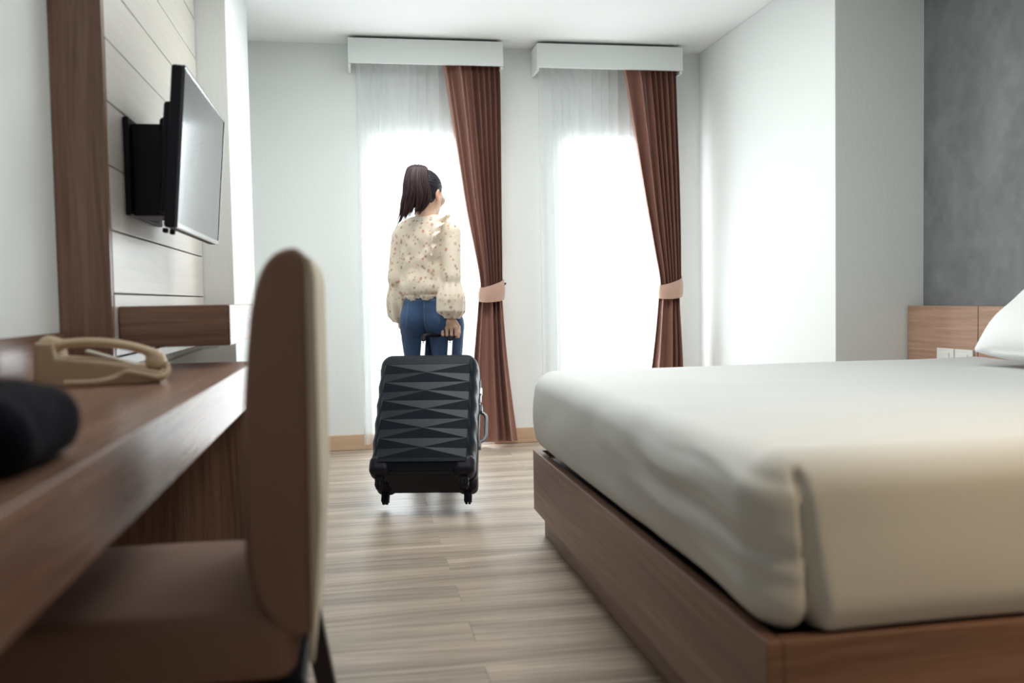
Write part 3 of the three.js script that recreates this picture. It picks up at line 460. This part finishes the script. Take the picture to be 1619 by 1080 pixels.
/* ---------------------------------------------------------------- the woman */
{
  const t = thing('person', 'woman with ponytail in floral cream blouse and blue jeans holding the suitcase handle', 'person', [0.362, 0, -4.635]);
  const yaw = 0.49, cy = Math.cos(yaw), sy = Math.sin(yaw);           // turned to her right; local frame: +x right, -z front
  const J = (x, y, z) => [x * cy - z * sy, y, x * sy + z * cy];       // local -> group
  const toL = (x, z) => [x * cy + z * sy, -x * sy + z * cy];          // group -> local
  const hp = 0.022;                                                   // hips carried a little to the right
  const SH = { R: J(0.130, 1.258, 0.0), L: J(-0.128, 1.240, 0.0) }, EL = { R: [0.112, 1.035, 0.105], L: [-0.142, 1.035, -0.05] }, WR = { R: [0.105, 0.842, 0.112], L: [-0.122, 0.835, -0.115] };
  const hc = [0.005, 1.458, -0.012], hy = 0.66, ch = Math.cos(hy), sh = Math.sin(hy);
  const headL = (x, y, z) => { const X = x - hc[0], Z = z - hc[2]; return [X * ch + Z * sh, y - hc[1], -X * sh + Z * ch]; };
  const headG = (x, y, z) => [hc[0] + x * ch - z * sh, hc[1] + y, hc[2] + x * sh + z * ch];
  // torso in local axes, grown by o
  const torso = (x, y, z, o) => {
    const [X, Z] = toL(x, z); let d = ell(X, y, Z, [0, 1.17, 0.0], [0.135 + o, 0.17 + o, 0.092 + o]);
    d = smin(d, cap(X, y, Z, [-0.105, 1.262, 0.005], [0.108, 1.276, 0.005], 0.042 + o, 0.042 + o), 0.07);
    d = smin(d, ell(X, y, Z, [0.008, 1.0, 0.0], [0.112 + o, 0.13 + o, 0.082 + o]), 0.06);
    for (const s of [-1, 1]) d = smin(d, ell(X, y, Z, [s * 0.062, 1.17, -0.08], [0.05 + o, 0.052 + o, 0.042 + o]), 0.03);
    return d;
  };
  const hips = (x, y, z, o) => {
    const [X0, Z] = toL(x - hp, z), X = X0; let d = ell(X, y, Z, [0, 0.885, 0.0], [0.142 + o, 0.11 + o, 0.098 + o]);
    for (const s of [-1, 1]) {
      d = smin(d, ell(X, y, Z, [s * 0.062, 0.825, 0.042], [0.078 + o, 0.082 + o, 0.068 + o]), 0.035);
      const hip = [s * 0.079, 0.80, 0.0], knee = [s * 0.072, 0.44, -0.012], ankle = [s * 0.07, 0.085, 0.012];
      let leg = cap(X, y, Z, hip, knee, 0.083 + o, 0.052 + o); leg = smin(leg, cap(X, y, Z, knee, ankle, 0.048 + o, 0.034 + o), 0.03); leg = smin(leg, ell(X, y, Z, [s * 0.07, 0.31, 0.018], [0.047 + o, 0.11 + o, 0.05 + o]), 0.04);
      d = smin(d, leg, s < 0 ? 0.02 : 0.008);
    }
    return d;
  };
  const neck = (x, y, z) => cap(x, y, z, J(0, 1.29, 0.015), [0.003, 1.40, -0.008], 0.05, 0.044);
  const arm = (x, y, z, k) => smin(cap(x, y, z, SH[k], EL[k], 0.042, 0.034), cap(x, y, z, EL[k], WR[k], 0.034, 0.024), 0.02);
  const face = (x, y, z) => { // head-local
    let d = ell(x, y, z, [0, 0.022, 0.012], [0.073, 0.086, 0.091]);
    d = smin(d, ell(x, y, z, [0, -0.035, -0.03], [0.059, 0.075, 0.062]), 0.05); d = smin(d, ell(x, y, z, [0, -0.09, -0.066], [0.026, 0.022, 0.022]), 0.035);
    d = smin(d, cap(x, y, z, [0, 0.005, -0.088], [0, -0.03, -0.106], 0.007, 0.011), 0.012);
    for (const s of [-1, 1]) { d = smax(d, -ell(x, y, z, [s * 0.031, 0.0, -0.103], [0.018, 0.011, 0.016]), 0.012); d = smin(d, ell(x, y, z, [s * 0.031, -0.001, -0.081], [0.014, 0.0125, 0.0125]), 0.003); d = smin(d, ell(x, y, z, [s * 0.04, -0.03, -0.07], [0.022, 0.02, 0.018]), 0.03);
      const ex = x - s * 0.0745, ear = Math.max(ell(ex, y, z, [s * 0.006, -0.012, 0.012], [0.011, 0.032, 0.019]), -ell(ex, y, z, [s * 0.016, -0.008, 0.008], [0.008, 0.018, 0.010])); d = smin(d, ear, 0.008); }
    d = smin(d, cap(x, y, z, [-0.017, -0.061, -0.087], [0.017, -0.061, -0.087], 0.0055, 0.0055), 0.008); d = smin(d, cap(x, y, z, [-0.014, -0.07, -0.086], [0.014, -0.07, -0.086], 0.006, 0.006), 0.006);
    return d;
  };
  const skin = [0.62, 0.40, 0.29];
  // grip axis of the suitcase handle in group axes
  const G = [0.102, 0.766, 0.104], gx = [0.977, 0.0, 0.213], gz = [-0.213, 0, 0.977];
  const at = (a, b, c) => [G[0] + gx[0] * a + gz[0] * c, G[1] + b, G[2] + gx[2] * a + gz[2] * c];
  const seg = [cap, null][0];
  const fingers = [[-0.030, 0.0072, 0.84], [-0.0105, 0.0078, 0.95], [0.0095, 0.0080, 1.0], [0.0295, 0.0076, 0.94]];
  const handR = (x, y, z) => {
    let d = cap(x, y, z, at(0.0, 0.082, 0.018), at(0.0, 0.05, 0.024), 0.022, 0.022);
    for (const a of [-0.024, -0.008, 0.008, 0.024]) d = smin(d, cap(x, y, z, at(a * 0.75, 0.055, 0.022), at(a * 1.12, 0.022, 0.026), 0.0125, 0.0105), 0.012);
    for (const [a, r, k] of fingers) { let f = cap(x, y, z, at(a * 1.1, 0.022, 0.027), at(a * 1.1, -0.016 * k, 0.027), r + 0.0012, r); f = smin(f, cap(x, y, z, at(a * 1.1, -0.016 * k, 0.027), at(a * 1.05, -0.028 * k, 0.002), r, r - 0.0006), 0.004); f = smin(f, cap(x, y, z, at(a * 1.05, -0.028 * k, 0.002), at(a, -0.012, -0.022), r - 0.0006, r - 0.0016), 0.004); d = smin(d, f, 0.0035); }
    let th = cap(x, y, z, at(0.028, 0.05, 0.018), at(0.044, 0.022, 0.012), 0.012, 0.0105); th = smin(th, cap(x, y, z, at(0.044, 0.022, 0.012), at(0.046, -0.004, 0.020), 0.0095, 0.009), 0.004); th = smin(th, cap(x, y, z, at(0.046, -0.004, 0.020), at(0.043, -0.026, 0.024), 0.009, 0.0072), 0.004);
    return smin(d, th, 0.007);
  };
  const wl = WR.L, handL = (x, y, z) => { let d = cap(x, y, z, wl, [wl[0] + 0.004, wl[1] - 0.04, wl[2] - 0.012], 0.022, 0.024);
    for (let i = 0; i < 4; i++) { const ox = (i - 1.5) * 0.006, oz = (i - 1.5) * 0.017, l = [0.85, 0.97, 1, 0.8][i]; const a = [wl[0] + 0.006 + ox * 0.5, wl[1] - 0.075, wl[2] - 0.016 + oz], b = [a[0] + 0.006, a[1] - 0.036 * l, a[2] - 0.004], c = [b[0] + 0.014, b[1] - 0.026 * l, b[2] - 0.002], e = [c[0] + 0.014, c[1] - 0.012 * l, c[2]];
      let f = cap(x, y, z, [wl[0] + 0.004, wl[1] - 0.035, wl[2] - 0.012 + oz * 0.5], a, 0.012, 0.010); f = smin(f, cap(x, y, z, a, b, 0.0086, 0.008), 0.004); f = smin(f, cap(x, y, z, b, c, 0.008, 0.0074), 0.004); f = smin(f, cap(x, y, z, c, e, 0.0074, 0.0064), 0.004); d = smin(d, f, 0.004); }
    const th = smin(cap(x, y, z, [wl[0] + 0.006, wl[1] - 0.03, wl[2] - 0.03], [wl[0] + 0.012, wl[1] - 0.06, wl[2] - 0.05], 0.012, 0.0095), cap(x, y, z, [wl[0] + 0.012, wl[1] - 0.06, wl[2] - 0.05], [wl[0] + 0.018, wl[1] - 0.09, wl[2] - 0.052], 0.009, 0.0075), 0.004); return smin(d, th, 0.006); };
  const bodyD = (x, y, z) => { let d = smin(torso(x, y, z, -0.006), hips(x, y, z, -0.004), 0.05); d = smin(d, neck(x, y, z), 0.03); for (const k of ['R', 'L']) d = smin(d, arm(x, y, z, k), 0.03);
    for (const s of [-1, 1]) { const a = J(s * 0.07, 0.04, 0.01), b = J(s * 0.075, 0.022, -0.13); d = smin(d, cap(x - hp, y, z, a, b, 0.033, 0.022), 0.03); } return Math.max(d, 0.002 - y); };
  const skinC = (x, y, z) => { const [a, b, c] = headL(x, y, z); let k = [...skin];
    if (b > -0.12 && c < -0.06) { const lip = Math.exp(-(((b + 0.066) / 0.008) ** 2) - (a / 0.018) ** 2 * 1.2); k = k.map((q, i) => mix(q, [0.42, 0.13, 0.12][i], clamp(lip * 1.2) * 0.8)); for (const s of [-1, 1]) { const r = len((a - s * 0.031) / 0.013, (b + 0.001) / 0.0065); if (r < 1) k = r < 0.55 ? [0.02, 0.012, 0.01] : [0.7, 0.68, 0.66]; if (Math.abs(b - 0.02 + 8 * (a - s * 0.031) ** 2) < 0.0032 && Math.abs(a - s * 0.031) < 0.018) k = [0.05, 0.03, 0.025]; } }
    const e = Math.exp(-(((Math.abs(a) - 0.082) / 0.006) ** 2 + ((b + 0.012) / 0.03) ** 2)) * (c > -0.02 ? 1 : 0); k = k.map((q, i) => mix(q, [0.70, 0.28, 0.20][i], e * 0.7)); return k; };
  const skinM = std({ color: 0xffffff, vertexColors: true, roughness: 0.5, sheen: 0.15 });
  const hd = (x, y, z) => smin(face(...headL(x, y, z)), neck(x, y, z), 0.02);
  obj('body', joinIndexed([surface(bodyD, [-0.24, -0.02, -0.28], [0.27, 1.42, 0.20], 0.011, skinC), surface(hd, [-0.13, 1.30, -0.17], [0.15, 1.58, 0.13], 0.0034, skinC), surface(handR, at(-0.07, -0.06, -0.07).map((q, i) => i === 1 ? q : Math.min(q, at(-0.07, 0, -0.05)[i]) - 0.02), [G[0] + 0.09, G[1] + 0.11, G[2] + 0.08], 0.0028, () => skin), surface(handL, [wl[0] - 0.06, wl[1] - 0.19, wl[2] - 0.10], [wl[0] + 0.09, wl[1] + 0.04, wl[2] + 0.06], 0.003, () => skin)]), skinM, t);
  // jeans
  const seamsJ = (x, y, z) => { const [X, Z] = toL(x - hp, z); let d = 0; if (Z > 0) d = Math.max(d, Math.exp(-((X / 0.0032) ** 2)) * smooth(0.74, 0.76, y)); return d; };
  const jeans = (x, y, z) => { const w1 = 0.0022 * (noise(x * 14, y * 40, z * 14) - 0.5) + 0.003 * (noise(x * 30 + y * 20, y * 22, z * 30) - 0.5); let d = hips(x, y, z, 0.007) + w1; d = smin(d, torso(x, y, z, 0.002), 0.05); d = Math.max(d, y - 0.965, 0.095 - y); const [X, Z] = toL(x - hp, z); if (Z > 0.03 && y > 0.74) d += 0.006 * Math.exp(-((X / 0.008) ** 2)) * smooth(0.95, 0.80, y); return d; };
  const jeansC = (x, y, z) => { const [X, Z] = toL(x - hp, z); let k = 0.85 + 0.4 * (fbm(x * 60, y * 30, z * 60, 2) - 0.5) + 0.5 * (noise(x * 9, y * 7, z * 9) - 0.5); let c = [0.035 * k, 0.085 * k, 0.20 * k];
    const stitch = (v, w) => Math.exp(-((v / w) ** 2)); let s = 0; if (Z > 0.02) { s = Math.max(s, stitch(X - 0.006, 0.003) * (y > 0.78 ? 1 : 0)); for (const q of [-1, 1]) s = Math.max(s, stitch(X - q * (0.088 - 0.10 * (y - 0.9) * (y - 0.9)), 0.0028) * smooth(0.80, 0.82, y)); } s = Math.max(s, stitch(y - 0.925, 0.003));
    return c.map((v, i) => mix(v, [0.11, 0.17, 0.28][i], s * 0.55)); };
  obj('jeans', surface(jeans, [-0.19, 0.08, -0.19], [0.23, 0.98, 0.19], 0.0055, jeansC), std({ color: 0xffffff, vertexColors: true, roughness: 0.8, sheen: 0.3, sheenColor: new THREE.Color(0.5, 0.65, 0.9) }), t);
  // blouse: body, blousing over the waist, bell sleeves gathered at elbow and wrist
  const sleeve = (x, y, z, k) => {
    const s = SH[k], e = EL[k], w = WR[k]; let d = cap(x, y, z, s, e, 0.056, 0.050);
    const dx = w[0] - e[0], dy = w[1] - e[1], dz = w[2] - e[2], L2 = dx * dx + dy * dy + dz * dz, tt = ((x - e[0]) * dx + (y - e[1]) * dy + (z - e[2]) * dz) / L2, tc = clamp(tt, -0.05, 1.06);
    const px = x - e[0] - tc * dx, py = y - e[1] - tc * dy, pz = z - e[2] - tc * dz, ang = Math.atan2(pz, px), rad = (0.044 + 0.027 * smooth(0.0, 0.6, tc) - 0.022 * smooth(0.86, 1.06, tc)) + 0.0035 * Math.sin(ang * 9 + 3 * noise(x * 10, y * 6, z * 10)) * smooth(0.05, 0.3, tc);
    let b = len(px, py, pz) - rad; b = Math.max(b, (tt - 1.06) * Math.sqrt(L2)); d = smin(d, b, 0.012);
    const band = cap(x, y, z, [e[0], e[1] - 0.002, e[2]], [e[0] + dx * 0.05, e[1] + dy * 0.05, e[2] + dz * 0.05], 0.0505, 0.0495); return Math.min(d, band);
  };
  const blouse = (x, y, z) => {
    let d = torso(x, y, z, 0.012); const [X, Z] = toL(x, z);
    d = smin(d, ell(X, y, Z, [0.01, 0.985, 0.004], [0.138, 0.075, 0.112]), 0.05);
    d += 0.004 * Math.sin(X * 70 + 2.5 * noise(x * 8, y * 5, z * 8) * 3) * smooth(1.2, 0.98, y) + 0.012 * (noise(X * 12 + y * 16, y * 14 - X * 22, Z * 5) - 0.5) * smooth(1.32, 1.15, y) + 0.006 * (noise(X * 34 + y * 8, y * 26, Z * 12) - 0.5);
    d = Math.max(d, 0.922 + 0.03 * X - y); d = Math.max(d, y - 1.352 + 0.10 * Math.abs(X) * 0 );
    d += 0.0022 * Math.sin(Math.atan2(Z, X) * 26) * smooth(0.965, 0.93, y) + 0.007 * Math.exp(-(((y - 0.952 - 0.03 * X) / 0.006) ** 2));
    for (const k of ['R', 'L']) d = smin(d, sleeve(x, y, z, k), 0.014);
    return d * 0.85;
  };
  const dotC = [[0.62, 0.16, 0.07], [0.66, 0.30, 0.16], [0.45, 0.20, 0.12], [0.55, 0.42, 0.18], [0.30, 0.22, 0.16]];
  const blouseC = (x, y, z) => { let c = [0.87, 0.765, 0.635]; const q = 46, X = x * q, Y = y * q, Z = z * q, i = Math.floor(X), j = Math.floor(Y), k = Math.floor(Z);
    for (let a = -1; a <= 1; a++) for (let b = -1; b <= 1; b++) for (let e = -1; e <= 1; e++) { const h = hash3(i + a, j + b, k + e); if (h > 0.95) continue; const ox = hash3(i + a, j + b, k + e + 77), oy = hash3(i + a + 31, j + b, k + e), oz = hash3(i + a, j + b + 53, k + e), r = 0.20 + 0.28 * hash3(i + a + 9, j + b + 5, k + e + 3); const dd = len(X - i - a - ox, (Y - j - b - oy) * (0.7 + 0.6 * ox), Z - k - e - oz); if (dd < r) { const dc = dotC[Math.floor(h / 0.95 * 5)]; c = c.map((v, m) => mix(v, dc[m], 0.75 * smooth(r, r * 0.5, dd))); } }
    return c; };
  const blouseM = std({ color: 0xffffff, vertexColors: true, roughness: 0.8, transmission: 0.12, thickness: 0, sheen: 0.2 });
  const bl = obj('blouse', surface(blouse, [-0.24, 0.76, -0.22], [0.22, 1.37, 0.22], 0.0046, blouseC), blouseM, t);
  // ruffle over each shoulder: wavy strip running down the armhole
  for (const s of [1, -1]) {
    const path = new THREE.CatmullRomCurve3((s > 0 ? [J(0.075, 1.30, -0.09), J(0.088, 1.335, -0.03), J(0.088, 1.34, 0.02), J(0.085, 1.31, 0.07), J(0.080, 1.25, 0.098), J(0.074, 1.18, 0.106), J(0.070, 1.11, 0.104)] : [J(-0.075, 1.14, -0.12), J(-0.082, 1.22, -0.11), J(-0.085, 1.29, -0.075), J(-0.09, 1.318, -0.03), J(-0.09, 1.318, 0.0)]).map((p) => V(...p)));
    const g = sheet(160, 10, (u, v) => { const p = path.getPointAt(u), wv = Math.sin(u * 46 + s) * 0.013 * v + Math.sin(u * 21) * 0.010 * v, wd = 0.062 * Math.sin(Math.PI * clamp(u * 0.94 + 0.05)) * v, out = J(s * 0.90 * wd + wv * 0.25, 0, 0), up = 0.012 * v * (1 - u) + wv * 0.35, nz = J(0, 0, s > 0 ? smooth(0.3, 0.6, u) * (0.008 + 0.02 * v) + wv : -(1 - u) * (0.008 + 0.02 * v) + wv); return [p.x + out[0] + nz[0], p.y + up, p.z + out[2] + nz[2]]; });
    const col = new Float32Array(g.attributes.position.count * 3); for (let i = 0; i < g.attributes.position.count; i++) col.set(blouseC(g.attributes.position.getX(i), g.attributes.position.getY(i), g.attributes.position.getZ(i)), i * 3); g.setAttribute('color', new THREE.BufferAttribute(col, 3));
    obj('ruffle', g, blouseM, bl);
  }
  // hair: cap pulled back to a high ponytail
  const hairM = std({ color: new THREE.Color(0.010, 0.008, 0.014), roughness: 0.5, specularIntensity: 0.5 }), tailM = std({ color: new THREE.Color(0.034, 0.015, 0.017), roughness: 0.45, specularIntensity: 0.6 });
  const hairD = (x, y, z) => { const [a, b, c] = headL(x, y, z); let d = ell(a, b, c, [0, 0.024, 0.013], [0.086, 0.099, 0.105]); d = smin(d, ell(a, b, c, [0, 0.085, 0.082], [0.026, 0.026, 0.026]), 0.03); d += 0.0005 * Math.sin(40 * Math.atan2(a, b - 0.085)) ;
    const line = -(c + 0.035) * 0.8 + (0.035 - b) * 0.0 ; const front = (-0.045 - c) - 0.9 * (b - 0.03); // behind the hairline
    const nape = -0.045 - b + 0.25 * (c - 0.05); const ear = (0.034 - len(0, b + 0.03, c + 0.012)); void line; return Math.max(d, front * 0.75, nape, Math.abs(a) > 0.05 ? ear : -1); };
  const hair = obj('hair', surface(hairD, [-0.13, 1.38, -0.14], [0.14, 1.60, 0.13], 0.0036), hairM, t);
  const rnd = rng(12), strands = []; const base = headG(0.014, 0.092, 0.088);
  for (let i = 0; i < 130; i++) {
    const a = rnd() * 2 * Math.PI, r = Math.sqrt(rnd()), sx = Math.cos(a) * r, sz = Math.sin(a) * r, l = 0.62 + 0.38 * rnd(), left = smooth(0.2, -0.9, sx), wob = (rnd() - 0.5) * 0.02;
    const b0 = [base[0] + sx * 0.020, base[1] - 0.012 + sz * 0.010, base[2] - 0.004 + sz * 0.012];
    const p1 = [base[0] - 0.002 + sx * 0.042, base[1] + 0.018 + 0.016 * Math.sqrt(1 - sx * sx) - 0.012 * Math.max(sz, 0), base[2] + 0.026 + sz * 0.022];
    const p2 = [base[0] - 0.012 + sx * 0.056, base[1] - 0.045, base[2] + 0.052 + sz * 0.030];
    const p3 = [base[0] - 0.010 + sx * 0.066, base[1] - 0.045 - 0.085 * l, base[2] + 0.052 + sz * 0.032 + wob];
    const p4 = [base[0] - 0.016 - 0.018 * left + sx * 0.056, base[1] - 0.045 - (0.135 + 0.03 * left) * l, base[2] + 0.048 + sz * 0.022 + wob];
    const p5 = [base[0] - 0.022 - 0.055 * left * l + sx * 0.040, base[1] - 0.045 - (0.165 + 0.065 * left) * l, base[2] + 0.042 + sz * 0.018];
    const curve = new THREE.CatmullRomCurve3([b0, p1, p2, p3, p4, p5].map((p) => V(...p)));
    const R0 = 0.0062 + 0.003 * rnd(); const g = new THREE.TubeGeometry(curve, 26, R0, 5); const pos = g.attributes.position;
    for (let q = 0; q <= 26; q++) { const c = curve.getPointAt(q / 26), k = (q / 26 < 0.7 ? 1 : mix(1, 0.12, sm((q / 26 - 0.7) / 0.3))); for (let e = 0; e <= 5; e++) { const id = q * 6 + e; pos.setXYZ(id, mix(c.x, pos.getX(id), k), mix(c.y, pos.getY(id), k), mix(c.z, pos.getZ(id), k)); } }
    strands.push(g);
  }
  obj('ponytail', merge(strands), tailM, hair).userData.label = 'long dark brown ponytail';
  const wisp = []; for (let i = 0; i < 7; i++) { const z0 = -0.05 + 0.008 * i; wisp.push(tube([headG(0.076, 0.045 - 0.006 * i, z0), headG(0.083 + 0.002 * i, 0.0, z0 - 0.02), headG(0.078, -0.05 - 0.01 * (i % 3), z0 - 0.026), headG(0.074, -0.085, z0 - 0.02)], 0.0006, 20, 4)); }
  obj('loose_strand', merge(wisp), hairM, hair);
  // shoes
  for (const s of [-1, 1]) obj('shoe', surface((x, y, z) => { const [X, Z] = toL(x - hp, z); let d = cap(X, y, Z, [s * 0.07, 0.042, 0.03], [s * 0.075, 0.034, -0.14], 0.042, 0.036); d = smin(d, cap(X, y, Z, [s * 0.07, 0.05, 0.012], [s * 0.07, 0.10, 0.012], 0.045, 0.046), 0.03); return Math.max(d, 0.001 - y, y - 0.10); }, [-0.25, -0.01, -0.26], [0.27, 0.12, 0.2], 0.008), M.white, t);
}

renderer.render(scene, camera);
